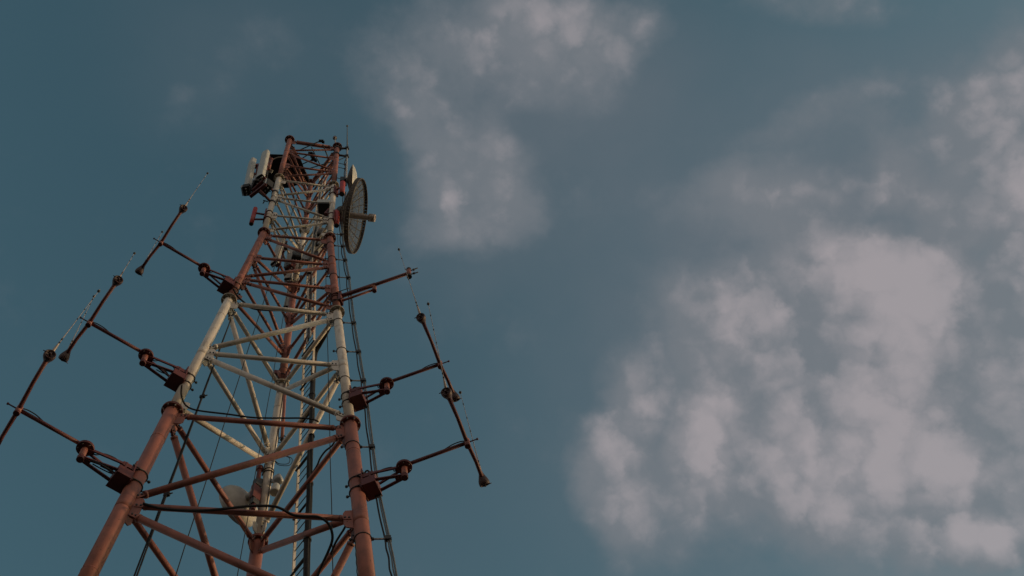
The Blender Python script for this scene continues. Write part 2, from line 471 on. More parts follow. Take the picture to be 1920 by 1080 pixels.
dipole(0, (245, 898), (158, 843), (35, 768), (92, 668), None, (185, 546), None,
       'dipole antenna on the lowest left side arm, its rod cut by the photo edge', loops=((.20, 0, -.06), (.28, .5, -.12)))
dipole(0, (350, 715), (269, 673), (168, 605), (220, 527), (121, 669), (252, 475), (176, 556),
       'dipole antenna on the middle of the three left side arms, beside the white leg', loops=((.17, .3, -.1),))
dipole(0, (439, 541), (377, 512), (302, 455), (343, 392), (262, 508), (389, 325), (304, 435),
       'topmost dipole antenna on the left, its arm leaving just above a pale flange')
dipole(1, (665, 915), (762, 885), (876, 830), (838, 738), (907, 903), (803, 570), (863, 736),
       'lowest dipole antenna on the right, with two tall ball-tipped whips')
dipole(1, (650, 750), (727, 724), (825, 683), (790, 597), (853, 745), (748, 468), None,
       'right-hand dipole antenna on the white leg section, below the bare side arm')

# bare side arm (top right)
a = axis_point(1, (632, 560)); t3 = at_height((767, 512), a.z + .05); bd = t3 - a; bd.z = 0; bd.normalize(); sd = Vector((bd.y, -bd.x, 0))
t = thing('side_arm', a, 'bare red side arm with an empty tee end, topmost on the right', 'side arm')
b = MB(); b.tube(a + bd * .1 + Z * .05, t3, .052, 14); b.tube(a + bd * .1 + Z * .05, a + bd * 1.2 + Z * .05, .064, 14); b.build('boom', MAROON, t)
e = at_height((702, 541), a.z - .05)
b = MB(); b.tube(a + bd * .12 - Z * .30, e - Z * .07, .036, 12); b.build('support_tube', RED, t)
b = MB(); b.tube(e - Z * .14, e + Z * .12, .062, 16, 0); b.lathe(e - Z * .19, Z, [(0, .05), (.004, .066), (.06, .066)], 16, 1); b.build('pivot_pipe', [RED, MAROON], t)
b = MB(); b.tube(t3 - Z * .20, t3 + Z * .20, .062, 16, 0)
for s in (-1, 1):
    b.lathe(t3 + Z * s * .2, Z * s, [(0, .07), (.08, .075)], 14, 1)
    b.tube(t3 + Z * s * .13 + bd * .04, t3 + Z * s * .16 + bd * .27, .018, 8, 1); b.tube(t3 + Z * s * .13 + bd * .12, t3 + Z * s * .14 + bd * .17, .035, 8, 1)
b.build('tee_joint', [RED, DARKSTEEL], t)
b = MB()
for dz in (-.32, -.02, .12):
    b.path([a + Z * dz + (bd * math.cos(q * math.pi / 12) + sd * math.sin(q * math.pi / 12)) * .132 for q in range(25)], .018, 8)
b.box(a + bd * .16 - Z * .1, bd * .04, sd * .12, Z * .28)
b.build('clamp', MAROON, t)
b = MB()
for dz, ln in ((.12, .45), (-.42, .42)): b.tube(a + Z * dz - bd * .15 + sd * .13, a + Z * dz + bd * ln + sd * .13, .014, 6)
b.build('threaded_rod', DARKSTEEL, t)

# ------------------------------------------------------------------ cables up the right leg on stand-offs
t = thing('cable_run', axis_at(1, 16), 'grey and black cables clipped on stand-offs along the outside of the right leg', 'cables')
run_px = [(647, 360), (645, 385), (641, 415), (641, 440), (643, 462), (647, 488), (653, 521), (657, 555), (663, 606), (672, 660), (681, 714), (688, 765), (697, 838), (709, 925), (727, 1010), (734, 1045), (741, 1085), (762, 1190)]
def rp(p): return at_upright(p, axis_point(1, (p[0] - 25, p[1])))
run = [rp(p) for p in run_px]
rv = (RT - Z * RT.z).normalized()
stand = [(641, 440, 622), (643, 462, 623), (647, 488, 627), (653, 521, 632), (663, 606, 641), (672, 660, 648), (681, 714, 656), (697, 838, 672), (727, 1010, 692)]
for k, (m, rr, off, amp) in enumerate(((RUBBER, .017, -.05, .020), (GREYCABLE, .020, .035, .002), (GREYCABLE, .013, .0, .006))):
    pts = []
    for i, p in enumerate(run):
        pts.append(p + rv * off)
        if i < len(run) - 1:
            mid = p.lerp(run[i + 1], .5) + rv * (off - amp * random.uniform(.6, 1.6)) - Vector((0, 1, 0)) * amp * random.uniform(-1, 1)
            pts.append(mid)
    b = MB(); b.path(smooth(pts, 4), rr, 8); b.build('cable', m, t)
for (x, y, lx) in stand:
    p = rp((x, y)); q = axis_at(1, p.z); b = MB()
    d = p - q; d.z = 0; d.normalize(); s2 = Vector((d.y, -d.x, 0))
    k = [n for n, (u, w) in enumerate(zip(ORDER, ORDER[1:])) if NODE[u][1].z <= q.z <= NODE[w][1].z][0]
    lr = LEG_R[k]
    b.tube(q + d * lr, p, .020, 8, 0); b.box(p, d * .06, s2 * .045, Z * .05, 1); b.box(p + d * .045 - Z * .03, d * .028, s2 * .03, Z * .035, 1)
    b.path([q + (d * math.cos(h * math.pi / 12) + s2 * math.sin(h * math.pi / 12)) * (lr + .010) for h in range(25)], .011, 6, 1)
    b.tube(q + d * (lr + .005), q + d * (lr + .05), .034, 8, 1); b.tube(q - d * (lr - .01), q - d * (lr + .11), .016, 6, 1); b.tube(q - d * (lr + .06), q - d * (lr + .10), .034, 8, 1)
    b.build('standoff_bracket', [STEEL, DARKSTEEL], t)

# black feeder bundle beside the ladder
pts = []
for px in ((617, 612), (609, 628), (598, 648), (590, 668)):
    pts.append(at_line(px, NODE['F2'][1], NODE['F2'][2], -.05))
zz = 26.2
while zz > 9:
    c, d, inw = face_mid(zz, -.04); pts.append(c + d * (.20 + .015 * math.sin(zz * 2.1))); zz -= 1.1
pts = smooth(pts, 5)
t = thing('feeder_bundle', pts[-1], 'thick black bundle of feeder cables hanging beside the ladder', 'cables')
for k in range(7):
    th = k * 2 * math.pi / 6; o = Vector((math.cos(th), math.sin(th), 0)) * (.048 if k < 6 else 0); o2 = Vector((math.cos(th + 1), math.sin(th + 1), 0)) * (.048 if k < 6 else 0)
    b = MB(); b.path([p + o.lerp(o2, .5 + .5 * math.sin(i * .25 + k)) for i, p in enumerate(pts)], .029, 8); b.build('cable', RUBBER, t)
b = MB()
for i in range(20, len(pts) - 1, 9): b.tube(pts[i] - Z * .03, pts[i] + Z * .03, .088, 12)
b.build('cable_tie', BLACKBOX, t)
# pale cable bundle on the ladder above
t = thing('upper_cable_tray', face_mid(31, .05)[0], 'bunched pale cables climbing inside the tower above the white section', 'cables')
for k in range(5):
    pts = []
    zz = 29.5
    while zz < 44:
        c, d, inw = face_mid(zz, .02); pts.append(c + d * (-.12 + .055 * k + .012 * math.sin(zz * 1.7 + k * 2)) + inw * .02 * math.sin(zz + k)); zz += .9
    b = MB(); b.path(smooth(pts, 3), .022, 7); b.build('cable', (PALE, PALE, RUBBER, GREYCABLE, PALE)[k], t)

# cables lying along single bars
def draped(pxs, P, Q, r, label, off=.09, mats=RUBBER):
    pts = [at_line(p, P, Q, off) for p in pxs]
    b = MB(); b.path(smooth(pts, 8), r, 9)
    return tag(b.build('draped_cable', mats), label, 'cable', 'black cables lying along the tower bars')
draped([(341, 722), (340, 740), (346, 757), (358, 766), (380, 771), (430, 777), (475, 783), (530, 784), (563, 784), (585, 786), (598, 791)], NODE['F1'][0], NODE['F1'][1], .020,
       'black cable lying on the dark red bar below the white section')
draped([(437, 541), (446, 556), (458, 567), (470, 577), (490, 581), (520, 582), (548, 581), (570, 580), (588, 584), (604, 591)], NODE['F2'][0], NODE['F2'][1], .026,
       'black cable slung under the pale bar at the top of the white section')
MA = NODE['F0'][0].lerp(NODE['F1'][0], .47); MBn = NODE['F0'][1].lerp(NODE['F1'][1], .47)
draped([(268, 944), (300, 953), (345, 957), (385, 957), (430, 953), (470, 949), (510, 949), (530, 955), (548, 965), (570, 968), (595, 969), (612, 978), (621, 993), (623, 1012), (615, 1035), (601, 1065), (592, 1090)], MA, MBn, .026,
       'black cable snaking along the lowest level red bar then curling down')
Pd = NODE['F1'][1]; Qd = NODE['F1'][2]
draped([(632, 816), (624, 834), (610, 846), (600, 860), (594, 874), (578, 900), (567, 918)], Pd, Qd, .022,
       'black cable following the dark red diagonal down to the ladder')
draped([(652, 978), (645, 992), (636, 1006), (628, 1020), (620, 1040)], MBn, MA, .022, 'short black cable dropping from the lowest right node')

# thin wires hanging in the tower
GW = 'thin wires hanging down beside the tower'
def wire(top, ztop, bot, zref, r, label, dbl=False, clamps=()):
    P = at_height(top, ztop); Q = at_upright(bot, P)
    b = MB(); n = 24; s = Vector((1, 0, 0))
    mid = (P + Q) / 2
    b.path([P.lerp(Q, k / n) + (s * .004 * math.sin(k * 1.3)) for k in range(n + 1)], r, 6)
    if dbl: b.path([P.lerp(Q, k / n) + s * (.05 * k / n) for k in range(n + 1)], r, 6)
    for c in clamps:
        X = at_upright(c, P); b.box(X + s * .02, s * .06, Vector((0, .03, 0)), Z * .05); b.tube(X, X + s * .14, .016, 6)
    return tag(b.build('hanging_wire', RUBBER), label, 'wire', GW)
wire((436, 590), ZF['F2'] - .4, (246, 1096), 0, .017, 'leftmost dark double wire with clamps, running down from the pale flange', True, ((378, 744), (311, 928)))
wire((560, 360), ZF['F4'] - 1.5, (326, 1090), 0, .010, 'long thin wire crossing the left openings of the tower', False)
wire((545, 515), ZF['F3'] - .3, (443, 1092), 0, .009, 'thin wire just left of the rear leg', False)
wire((610, 470), ZF['F3'] - .8, (625, 1092), 0, .010, 'upright thin wire between the ladder and the right leg', False)
wire((633, 437), ZF['F3'] + .3, (638, 556), 0, .009, 'short thin wire close beside the right leg under the grid dish', False)
wire((666, 1013), 15.9, (671, 1092), 0, .010, 'short wire left of the right leg at the bottom edge', False)

# small cable down the rear leg
b = MB(); pts = []
for z in [ZF['F1'] + .1 + k * .55 for k in range(12)]:
    p = axis_at(2, z); v = Vector((p.x, p.y, 0)).normalized(); pts.append(p - v * .095 + Vector((v.y, -v.x, 0)) * (.077 + .004 * math.sin(k * 2)))
b.path(smooth(pts, 3), .010, 6)
tag(b.build('leg_cable', RUBBER), 'thin black cable strapped straight down the white rear leg', 'cable')
# straps and loops on the rear leg
c = axis_point(2, (498, 885)); b = MB()
for dz in (-.05, .06): b.path([c + Z * dz + Vector((math.cos(q * math.pi / 10), math.sin(q * math.pi / 10), .25 * math.sin(q * math.pi / 10))) * .130 for q in range(21)], .012, 6)
lp = axis_point(2, (506, 856)); v = Vector((lp.x, lp.y, 0)).normalized(); sr = Vector((v.y, -v.x, 0))
for rr in (.22, .28): b.path(smooth([lp + sr * .1, lp + sr * .25 + Z * .12, lp + sr * (.25 + rr) + Z * .05, lp + sr * (.28 + rr * .8) - Z * rr, lp + sr * .22 - Z * (rr + .05), lp + sr * .1 - Z * .1], 6), .010, 6)
b.path(smooth([lp + sr * .1 + Z * .2 - v * .08, lp - v * .13 - Z * .1, lp - sr * .10 - v * .1 - Z * .4, lp - sr * .14 - Z * .9], 6), .014, 6)
tag(b.build('cable_loop', RUBBER), 'loose black cable loops and straps around the rear leg', 'cable')

# ------------------------------------------------------------------ small red pole with a cable loop near the rear leg
P = at_upright((535, 722), NODE['F2'][2] + Vector((.1, -.1, 0))); Q = at_upright((529, 822), NODE['F2'][2] + Vector((.1, -.1, 0)))
t = thing('hanging_pole', P, 'thin red pole ending in a cable loop right of the rear leg', 'pole')
b = MB(); b.tube(P, Q, .045, 12); b.build('pole', RED, t)
b = MB(); s = Vector((1, 0, 0))
b.lathe(Q - Z * .02, -Z, [(0, .05), (.06, .05), (.08, .02), (.16, .014)], 10)
for k in (-1, 1): b.path(smooth([Q + s * .02 * k + Z * .15, Q + s * .10 * k, Q + s * .09 * k - Z * .14, Q - Z * .2], 5), .012, 6)
b.path(smooth([Q - s * .1, Q - s * .13 + Z * .5, Q - s * .06 + Z * 1.1], 5), .013, 6)
b.build('cable_loop', RUBBER, t)

# ------------------------------------------------------------------ grid dish on the right leg
def ang_frame(n):
    n = n.normalized(); h = n.cross(Z).normalized(); return n, h, h.cross(n).normalized()
zc = axis_point(1, (623, 408)).z
ctr_d = at_upright((668, 405), axis_at(1, zc))
vd = (ctr_d - EYE).normalized(); rr_ = (RT * math.cos(rad(7)) - UP * math.sin(rad(7))); rr_ = (rr_ - vd * rr_.dot(vd)).normalized()
n, h, v = ang_frame(rr_ * .97 - vd * .23); RD = 1.33; DP = .46
V0 = ctr_d - n * DP
t = thing('grid_dish', axis_at(1, zc), 'large see-through grid dish with a long feed tube, right of the tower top', 'antenna')
def dp(r, a): return V0 + n * (DP * (r / RD) ** 2) + (h * math.cos(a) + v * math.sin(a)) * r
b = MB()
for k in range(120):
    a0 = k * 2 * math.pi / 120
    b.path([dp(RD * q / 6, a0) for q in range((1 if k % 4 == 0 else 3), 7)], .006, 4)
for q in range(4, 46): b.path([dp(RD * q / 46, k * 2 * math.pi / 48) for k in range(49)], .0060, 4)
b.build('grid_mesh', GRIDM, t)
for k in range(24):
    a0 = k * 2 * math.pi / 24; rb = MB()
    pts = [dp(RD * q / 8, a0) - n * .02 for q in range(1, 9)]
    pb = [dp(RD * q / 8, a0) - n * (.02 + .07 * (1 - q / 9)) for q in range(1, 9)]
    rb.path(pts, .016, 5); rb.build('rib', GRID, t)
b = MB()
for k in range(72):
    a0, a1 = k * 2 * math.pi / 72, (k + 1) * 2 * math.pi / 72
    if k % 1 == 0: b.bar(dp(RD, a0), dp(RD, a1 - .012), .12, .03, n)
b.path([dp(RD, k * 2 * math.pi / 72) + n * .06 for k in range(73)], .018, 6); b.path([dp(RD, k * 2 * math.pi / 72) - n * .06 for k in range(73)], .018, 6)
b.build('rim', GRID, t)
b = MB(); b.path([dp(RD * .55, k * 2 * math.pi / 48) - n * .02 for k in range(49)], .022, 6); b.path([dp(RD * .80, k * 2 * math.pi / 48) - n * .012 for k in range(49)], .016, 6); b.build('support_ring', GRID, t)
b = MB(); b.lathe(V0 - n * .12, n, [(0, .12), (.10, .115), (1.02, .10), (1.03, .105), (1.035, .145), (1.24, .145), (1.26, .13), (1.262, .10), (1.2, .09), (1.2, .001)], 24, 0, False); b.build('feed_tube', WHIPM, t)
b = MB(); b.lathe(V0 - n * .30, n, [(0, .14), (.1, .26), (.2, .30), (.26, .30)], 20); b.build('hub', DARKSTEEL, t)
b = MB()
for s in (-1, 1): b.bar(V0 - n * .25 + v * s * .22, V0 - n * .62 + v * s * .22, .12, .05, h)
b.box(V0 - n * .60, n * .03, h * .07, v * .27)
b.build('mount_bracket', MAROON, t)

# ------------------------------------------------------------------ pipe mounts (three)
GP = 'red pipe mounts clamped to the tower legs'
def pipe_mount(leg, top, bot, zt, zb, arms, m, label, r=.075):
    P = at_height(top, zt); Q = at_height(bot, zb)
    a = axis_at(leg, (zt + zb) / 2); t = thing('pipe_mount', a, label, 'pipe mount', GP)
    d = (P - a); d.z = 0; d.normalize(); s = Vector((d.y, -d.x, 0))
    b = MB(); w = (P - Q).normalized(); b.tube(Q, P, r, 18, 0); b.lathe(Q - w * .002, -w, [(0, r * .98), (.012, r * .94), (.014, r * .8)], 18, 1)
    b.build('pipe', [m, BLACKBOX], t)
    b = MB()
    for f_ in arms:
        c = Q.lerp(P, f_); e = axis_at(leg, c.z - .12) + d * .13; b.tube(c, e, .036, 10)
    b.build('arm', MAROON, t)
    b = MB()
    b.box(a + d * .125, d * .022, s * .13, Z * .42)
    for dz in (-.3, .3):
        b.path([axis_at(leg, a.z + dz) + (d * math.cos(q * math.pi / 12) + s * math.sin(q * math.pi / 12)) * .118 for q in range(25)], .016, 6)
    b.build('clamp', MAROON, t)
z_ = axis_point(0, (503, 412)).z
pipe_mount(0, (479, 391), (471, 420), z_ + .85, z_ - .25, (.3, .72), SCARLET, 'bright red empty pipe mount on the left leg above the dark red flange')
z_ = axis_point(1, (627, 365)).z
pipe_mount(1, (642.5, 343), (641, 364), z_ + .75, z_ - .25, (.1, .7), SCARLET, 'red pipe mount behind the round white disc antenna', r=.10)
z_ = axis_point(1, (621, 412)).z
pipe_mount(1, (632.5, 396), (631, 423), z_ + .75, z_ - .45, (.3, .8), SCARLET, 'red pipe mount carrying the grid dish', r=.09)

# ------------------------------------------------------------------ lens-shaped disc antenna above the grid dish
zc = axis_point(1, (628, 340)).z
c = at_upright((659, 338), axis_at(1, zc)); vd = (c - EYE).normalized(); rr_ = RT * math.cos(rad(2)) - UP * math.sin(rad(2)); rr_ = (rr_ - vd * rr_.dot(vd)).normalized()
n, h, v = ang_frame(rr_ - vd * .015)
t = thing('disc_antenna', c, 'white disc antenna with one face glowing in the low sun, above the grid dish', 'antenna')
b = MB(); b.lathe(c - n * .20, n, [(.02, .06), (.05, .17), (.10, .34), (.16, .48), (.21, .575), (.24, .615)], 40, 0, True); b.build('reflector', GRID, t)
b = MB(); b.lathe(c + n * .041, n, [(0, .62), (.04, .575), (.09, .48), (.14, .34), (.17, .19), (.18, .001)], 40, 0, False); b.build('radome', RADOME, t)
b = MB(); b.tube(c - n * .2, c - n * .42, .07, 12); b.box(c - n * .36 - Z * .1, n * .07, h * .1, v * .22); b.build('mount_bracket', DARKSTEEL, t)

# ------------------------------------------------------------------ whip antenna at the top right
tz = NODE['T'][1]
b0 = at_height((648.5, 348), ZF['F4'] + .6); top = at_height((651, 237), ZF['T'] + 2.1); m1 = at_height((651, 278), ZF['T'] - .25); m2 = at_height((650.5, 293), ZF['T'] - 1.2)
t = thing('whip_antenna', b0, 'slim upright whip antenna on two short arms, top right corner of the tower', 'antenna')
b = MB(); b.path([b0, m2, m1], .036, 10); b.build('pole', STEEL, t)
b = MB(); b.tube(m1, top, .030, 10, 0, .016); b.lathe(top, Z, [(0, .02), (.03, .045), (.08, .05), (.11, .03)], 10); b.build('whip', GREYCABLE, t)
for m in (m1, m2):
    e = axis_at(1, m.z); b = MB(); b.tube(e, m, .050, 10); b.lathe(e - Z * .07, Z, [(0, .125), (.14, .125)], 18); b.box(m, Vector((.07, 0, 0)), Vector((0, .07, 0)), Z * .09); b.build('arm', DARKSTEEL, t)
b = MB()
for y in (309, 317, 338):
    p = at_upright((648, y), b0); e = axis_at(1, p.z - .15); b.tube(e, p, .014, 6); b.box(p, Vector((.05, 0, 0)), Vector((0, .05, 0)), Z * .07)
p = m2; b.tube(m2, axis_at(1, m2.z - 1.0), .02, 6)
b.path(smooth([m2 + Vector((-.02, 0, -.3)), at_upright((646, 305), b0), at_upright((648, 315), b0), at_upright((645.5, 325), b0), at_upright((647, 340), b0)], 5), .022, 6)
b.build('strut', DARKSTEEL, t)

# obstruction light
o = NODE['T'][1] + Vector((-.08, .02, .04)); tip = at_height((628, 258), ZF['T'] + 1.0)
t = thing('obstruction_light', o, 'small round obstruction light on a stem above the right leg', 'lamp')
d = (tip - o); b = MB(); b.tube(o, tip - d * .12, .030, 10); b.build('stem', STEEL, t)
b = MB(); b.lathe(tip - Z * .13, Z, [(0, .03), (.02, .09), (.06, .09), (.07, .07), (.14, .085), (.2, .07), (.24, .03), (.25, .002)], 16); b.build('globe', DARKSTEEL, t)
b = MB(); b.lathe(tip - Z * .13, Vector((.3, -.9, -.25)), [(.02, .06), (.09, .058), (.10, .03)], 12); b.build('lens', GLASS, t)

# yagi inside the top
zy = ZF['T'] - .7
def Y(p): return at_height(p, zy)
t = thing('yagi_antenna', Y((600, 285)), 'dark spindly yagi antenna lying across the open top of the tower', 'antenna')
for p, q, r in (((584, 276), (600, 309), .022), ((605, 271), (616, 297), .026)):
    b = MB(); b.tube(Y(p), Y(q), r, 8); b.build('boom', DARKSTEEL, t)
for p, q, r in (((557, 284), (604, 263), .024), ((562, 300), (583, 287), .022), ((567, 308), (591, 297), .022), ((581, 316), (627, 302), .022)):
    b = MB(); b.tube(Y(p) + Z * .03, Y(q) + Z * .03, r, 8); b.build('element', DARKSTEEL, t)
for p, sx in (((602, 264), .12), ((582, 287), .12), ((588, 299), .13), ((584, 293), .05)):
    b = MB(); b.box(Y(p) - Z * .02, Vector((sx * .75, .03, 0)), Vector((-.02, .045, 0)), Z * .055); b.box(Y(p) + Vector((.06, .08, .03)), Vector((.05, .03, 0)), Vector((-.02, .05, 0)), Z * .05); b.build('junction_box', BLACKBOX, t)

# ------------------------------------------------------------------ sector panels, upper left
def panel_mesh(P, Q, face, w, dpt):
    ax = (Q - P).normalized(); f = (face - ax * face.dot(ax)).normalized(); s = ax.cross(f).normalized()
    poly = []
    hw = w / 2
    for (x, y) in ((-hw, -dpt / 2), (hw, -dpt / 2), (hw, dpt * .22), (hw * .86, dpt * .42), (hw * .5, dpt * .5), (-hw * .5, dpt * .5), (-hw * .86, dpt * .42), (-hw, dpt * .22)):
        poly.append((x, y))
    return ax, f, s, poly
GS = 'white sector panel antennas on the tower'
def sector(P, Q, face, w, dpt, label, skin=None):
    t = thing('panel_antenna', P, label, 'antenna', GS)
    ax, f, s, poly = panel_mesh(P, Q, face, w, dpt); L = (Q - P).length
    def loft(zs, name, m):
        b = MB(); n = len(poly); prev = None
        for (d, sc) in zs:
            i = len(b.v)
            for (x, y) in poly: b.v.append(P + ax * d + s * x * sc + f * y * sc)
            if prev is None: b.cap(i, n, 0, True)
            else: b.skin(prev, i, n, 0, False)
            prev = i
        b.cap(prev, n, 0); return b.build(name, m, t, bevel=.008)
    loft([(.03, 1), (L - .10, 1), (L - .03, .93), (L, .80)], 'radome', skin or RADOME)
    loft([(0, .92), (.028, .97)], 'end_cap', BLACKBOX)
    b = MB()
    for k in range(4):
        c = P + s * (w * (.3 - .2 * k)) - f * dpt * .1; b.tube(c, c - ax * .09, .022, 8)
    b.build('connector', STEEL, t)
    b = MB()
    for d in (.25, L * .55, L - .35): b.box(P + ax * d - f * (dpt / 2 + .06), ax * .05, s * .09, f * .06)
    b.tube(P - f * (dpt / 2 + .14) - ax * .2, Q - f * (dpt / 2 + .14), .035, 10)
    b.build('mount_bracket', MAROON, t)
    return t
pb = at_height((487.5, 333), 38.9); pt = at_height((498.5, 285), 41.7)
sector(pb, pt, azim(196), .30, .17, 'white panel antenna nearest the upper left leg, in front of the black plate')
pb2 = at_height((462.5, 354), 39.2); pt2 = at_height((473, 302), 42.2)
sector(pb2, pt2, azim(222), .36, .20, 'leftmost white panel antenna near the tower top')
# their support frame
lo_ = axis_point(0, (508, 381)); hi_ = axis_point(0, (514, 362))
t = thing('antenna_frame', lo_, 'dark red support frame under the two upper left panel antennas', 'frame')
j1 = at_height((487, 357), lo_.z + .1); j2 = at_height((500, 345), hi_.z + .1); e1 = at_height((469, 369), lo_.z + .15); e2 = at_height((497, 347), lo_.z + .25)
b = MB()
b.tube(lo_, j1, .050, 12); b.tube(hi_, j2, .045, 12); b.build('strut', MAROON, t)
b = MB(); b.bar(e1, e2, .13, .11, Z); b.bar(j2, e2, .1, .1, Z); b.bar(at_height((474, 358), 38.5), at_height((493, 340), 38.7), .12, .12, Z); b.build('beam', MAROON, t, bevel=.006)
b = MB()
for o in (lo_, hi_):
    b.tube(o - Z * .06, o + Z * .06, .122, 18); b.tube(o + Vector((-.12, -.1, 0)), o + Vector((-.26, -.2, 0)), .02, 6)
    for k in (-1, 1): b.tube(o + Vector((-.22, -.16, 0)) + Z * .05 * k, o + Vector((-.3, -.1, 0)) + Z * .05 * k, .016, 6)
b.build('clamp', DARKSTEEL, t)
GR = 'finned radio units on the tower'
def rru(c, face, w, hh, dpt, label, m=BLACKBOX, fin=STEEL):
    f = face.normalized(); s = f.cross(Z).normalized(); t = thing('radio_unit', c, label, 'radio unit', GR)
    b = MB(); b.box(c, s * w / 2, f * dpt / 2, Z * hh / 2); b.build('housing', m, t, bevel=.012)
    b = MB()
    for k in range(9): b.box(c + s * w * (k - 4) / 9.5 + f * (dpt / 2 + .03), s * .006, f * .032, Z * hh * .46)
    b.build('cooling_fins', fin, t)
    b = MB()
    for k in (-1, 0, 1): b.tube(c + s * w * .28 * k - Z * hh / 2, c + s * w * .28 * k - Z * (hh / 2 + .09), .024, 8)
    b.build('connector', STEEL, t)
rru(at_height((482, 345), 39.0), azim(-130), .46, .62, .24, 'black radio unit tucked below the right one of the two upper left panels')
rru(at_height((499, 352), 38.7), azim(-150), .48, .60, .26, 'black radio unit hanging between the upper left frame and the leg')
rru(at_height((496, 331), 39.6), azim(-120), .34, .50, .2, 'dark radio unit right behind the nearer upper left panel')
rru(at_height((463, 356), 38.6), azim(-100), .36, .30, .24, 'dark unit capping the foot of the leftmost panel antenna')
b = MB(); c = at_height((507, 320), 40.6); s = (RT * .8 - UP * .5); k = (RT * .4 + UP * .7); b.box(c, s * .09, k * .08, fwd * .02); b.build('label_plate', RADOME)
tag(bpy.data.objects['label_plate'], 'small white plate standing out against the black plate', 'plate')
# black plate
zp = ZF['T'] - .55
poly = [at_height(p, zp) for p in ((502, 289), (561, 291), (580, 340), (541, 352), (496, 354))]
b = MB(); b.prism(poly, Z * .05, 0)
bp_ = b.build('dark_platform', BLACKBOX); tag(bp_, 'flat black plate projecting on the left side of the tower top', 'platform')
t = thing('platform_support', poly[0], 'slim red bars carrying the black plate at the tower top', 'frame')
for p, q in (((530, 300), (566, 348)), ((536, 290), (572, 346)), ((545, 288), (575, 345))):
    b = MB(); b.tube(at_height(p, zp - .14), at_height(q, zp - .14), .03, 8); b.build('support_bar', RED, t)
b = MB(); b.path(smooth([at_height((505, 305), zp - .3), at_height((518, 296), zp - .16), at_height((532, 294), zp - .1)], 6), .02, 6); tag(b.build('stray_cable', PALE), 'pale cable crossing the black plate at the tower top', 'cable')
P = at_height((509, 300), 41.6); Q = at_height((504, 318), 40.4)
b = MB(); b.tube(Q, P, .05, 12); b.lathe(P, Z, [(0, .065), (.09, .065)], 12); tag(b.build('stub_pipe', RED), 'short orange-red pipe stub between the white panel and the left leg', 'pipe')

# ------------------------------------------------------------------ equipment box on the right leg
zc = axis_point(1, (620, 385)).z
c = at_height((607, 389), zc + .1)
f = azim(200); s = Vector((f.y, -f.x, 0))
t = thing('equipment_box', c, 'pale equipment box with dark underside beside the right leg, left of the grid dish', 'box')
b = MB(); b.box(c, RT * .22 + Z * 0, Vector((-RT.y, RT.x, 0)) * .26, Z * .16); b.build('housing', RADOME, t, bevel=.01)
b = MB(); b.box(c - Z * .20 + RT * .02, RT * .20, Vector((-RT.y, RT.x, 0)) * .235, Z * .045); b.build('base_plate', BLACKBOX, t, bevel=.01)
b = MB(); 
for k in range(5): b.path(smooth([c - Z * .2 + RT * (.1 + .03 * k), c - Z * (.34 + .03 * k) + RT * (.2 + .02 * k), c - Z * .15 + RT * (.33 + .015 * k), c + Z * .25 + RT * (.30 + .01 * k)], 5), .016, 6)
b.build('cable_tail', RUBBER, t)
b = MB(); b.tube(c + RT * .2, axis_at(1, c.z), .03, 8); b.build('mount_bracket', STEEL, t)

# ------------------------------------------------------------------ clusters round the rear leg
pb = at_height((514, 495), 34.3); pt = at_height((530, 444), 36.9)
sector(pb, pt, azim(200), .27, .15, 'pale panel antenna hanging behind the left face, just below the dark red flange', DULLPALE)
pb = at_height((540, 525), 34.5); pt = at_height((546, 470), 37.1)
sector(pb, pt, azim(170), .26, .15, 'pale panel antenna hidden among the bars left of the rear leg', DULLPALE)
pb = at_height((538, 577), 34.3); pt = at_height((549, 528), 36.9)
sector(pb, pt, azim(160), .24, .14, 'pale panel antenna showing beside the red part of the rear leg', DULLPALE)
pb = at_height((583, 515), 34.2); pt = at_height((606, 430), 38.3)
sector(pb, pt, azim(150), .28, .16, 'pale panel antenna seen through the bars left of the right leg', DULLPALE)
rru(at_height((592, 483), 35.6), azim(185), .40, .60, .18, 'grey ribbed radio unit inside the tower left of the right leg', m=STEEL)
rru(at_height((597, 462), 36.6), azim(120), .26, .40, .2, 'small black radio unit just below the right dark red flange')
rru(at_height((532, 463), 36.2), azim(-60), .22, .36, .2, 'small black radio unit below the left dark red flange')
rru(at_height((556, 482), 36.1), azim(150), .32, .5, .22, 'dark radio unit clamped left of the rear leg at its white part')
rru(at_height((544, 500), 35.4), azim(200), .3, .44, .2, 'dark red radio unit low among the inner panels', m=MAROON)
rru(at_height((571, 486), 35.7), azim(60), .24, .5, .2, 'grey radio unit right of the rear leg at its white part', m=STEEL)
rru(at_height((602, 440), 37.6), azim(160), .26, .5, .2, 'black radio unit beside the upper right panel inside the tower')
c = axis_point(2, (557, 519)); v = Vector((c.x, c.y, 0)).normalized(); sr = Vector((v.y, -v.x, 0))
t = thing('leg_clamp', c, 'dark red cross clamp sticking out both sides of the rear leg', 'clamp')
b = MB()
for k in (-1, 1): b.box(c + sr * k * .19, sr * .06, v * .05, Z * .07)
b.build('clamp_block', MAROON, t, bevel=.006)
b = MB(); b.box(c + v * .13, sr * .22, v * .015, Z * .05); b.path([c + (v * math.cos(q * math.pi / 12) + sr * math.sin(q * math.pi / 12)) * .112 for q in range(25)], .014, 6); b.build('strap', DARKSTEEL, t)
